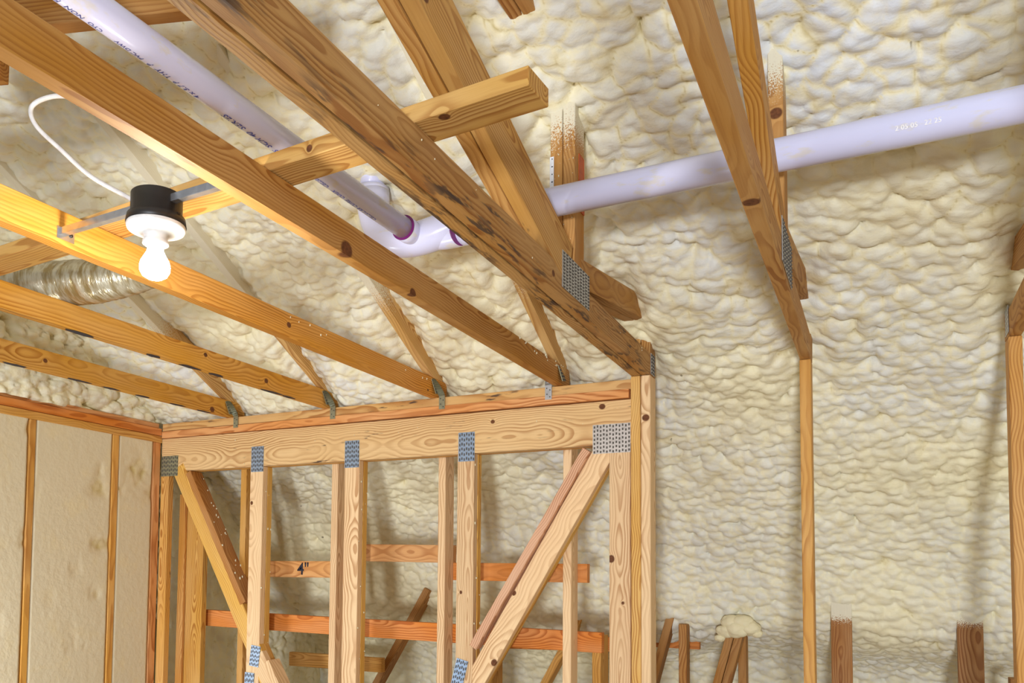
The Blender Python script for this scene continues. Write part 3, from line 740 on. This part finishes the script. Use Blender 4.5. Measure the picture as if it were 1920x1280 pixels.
cb = [V(lx-.045, ly, .840), V(-1.56, 1.37, .875), V(-1.64, 1.335, .925), V(-1.70, 1.30, .985), V(-1.755, 1.27, 1.045), V(-1.765, 1.265, 1.09), V(-1.72, 1.28, 1.11), V(-1.66, 1.30, 1.105), V(-1.55, 1.33, 1.08), V(-1.40, 1.36, 1.02), V(-1.30, 1.40, .96), V(-1.27, 1.45, .93)]
def smoothp(pts, n=8):
    out = []
    for i in range(len(pts)-1):
        p0 = pts[max(0, i-1)]; p1 = pts[i]; p2 = pts[i+1]; p3 = pts[min(len(pts)-1, i+2)]
        for k in range(n):
            t = k/n
            out.append(.5*((2*p1) + (p2-p0)*t + (2*p0-5*p1+4*p2-p3)*t*t + (3*p1-p0-3*p2+p3)*t**3))
    out.append(pts[-1]); return out
tube('cable', smoothp(cb), .0054, CABLE, lp, 10)
l = bpy.data.lights.new('bulb_glow', 'POINT'); l.energy = 22; l.color = (1., .94, .82); l.shadow_soft_size = .03
o = bpy.data.objects.new('bulb_glow', l); C.objects.link(o); o.location = V(lx, ly, .635)

# ------------------------------------------------------------------ flexible foil duct above the left joists
dp = smoothp([V(-3.46, 1.64, 1.02), V(-3.1, 1.72, .99), V(-2.7, 1.82, .975), V(-2.40, 1.92, .97), V(-2.22, 1.975, .975), V(-2.10, 2.02, .99)], 22)
bm = bmesh.new(); n = len(dp)
rads = []
for i in range(n):
    f = i/(n-1); rads.append((.074 - .045*max(0, (f-.62)/.38)**1.3) * (1 + .007*math.sin(i*1.9) + .012*math.sin(i*.7)))
tube_bm(bm, dp, rads, 36)
me = bm_mesh(bm, True); du = link('flexible_duct', me, DUCT); 
for v in me.vertices:
    v.co += Vector((random.uniform(-1, 1), random.uniform(-1, 1), random.uniform(-1, 1)))*.0018
tag(du, 'crinkled silver foil flexible duct lying over the left joists', 'duct')
bm = bmesh.new()
for i in range(34):
    f = .18 + .6*random.random(); c = dp[int(f*(n-1))]; a = random.uniform(-.1, .9)
    nrm = Vector((.35, -math.cos(a)*.8, math.sin(a)-.25)).normalized()
    r = rads[int(f*(n-1))]
    nn = Vector((0.25, -math.cos(a), math.sin(a)-.15)); nn.x = 0; nn.normalize()
    addbox(bm, c + nn*(r+.0008), (Vector((1, .3, 0)).normalized(), nn.cross(Vector((1, .3, 0))).normalized(), nn), (random.uniform(.006, .02), random.uniform(.002, .006), .001))
o = link('printed_marks', bm_mesh(bm), REDINK, du); o['kind'] = 'stuff'

# ------------------------------------------------------------------ foam splashes stuck to the lumber
def specks(host, spots, name='foam_speck', seed=1):
    bm = bmesh.new(); rs = random.Random(seed)
    for p, n_, r in spots:
        M = Matrix.Translation(V(*p)) @ Matrix.Diagonal((r*rs.uniform(.5, 1), r*rs.uniform(.5, 1), r*rs.uniform(.8, 1.8), 1))
        bmesh.ops.create_icosphere(bm, subdivisions=1, radius=1, matrix=M)
    o = link(name, bm_mesh(bm, True), SPECK, host); o['kind'] = 'stuff'
rs = random.Random(5)
sp = []
for (a, b_) in studx:
    for _ in range(12): sp.append(((b_+.001, 3.405+rs.random()*.07, rs.uniform(-.6, .5)), 0, rs.uniform(.002, .006)))
for _ in range(22):
    f = rs.random(); sp.append(((-3.330+.405*f+.018, 3.405+rs.random()*.08, .528-.70*f+.01), 0, rs.uniform(.003, .007)))
for _ in range(14): sp.append(((rs.uniform(-3.4, -1.0), 3.399, rs.uniform(.55, .71)), 0, rs.uniform(.0015, .003)))
specks(g, sp)
sp = [((-.806, rs.uniform(1.2, 3.3), rs.uniform(.82, .88)), 0, rs.uniform(.0012, .003)) for _ in range(9)] + \
     [((rs.uniform(-.88, -.81), 2.404, rs.uniform(.95, 1.3)), 0, rs.uniform(.001, .003)) for _ in range(30)]
specks(t1, sp, seed=2)
specks(j1, [((-1.193, rs.uniform(2.9, 3.4), rs.uniform(.87, .895)), 0, rs.uniform(.002, .005)) for _ in range(16)], seed=3)
specks(j2, [((-1.799, rs.uniform(2.2, 3.4), rs.uniform(.84, .895)), 0, rs.uniform(.002, .006)) for _ in range(8)], seed=4)
sp = [((-.165+rs.uniform(-.04, .04), 4.378, rs.uniform(-.6, -.28)), 0, rs.uniform(.003, .009)) for _ in range(7)]
sp += [((.345+rs.uniform(-.04, .04), 4.328, rs.uniform(-.5, -.28)), 0, rs.uniform(.003, .009)) for _ in range(8)]
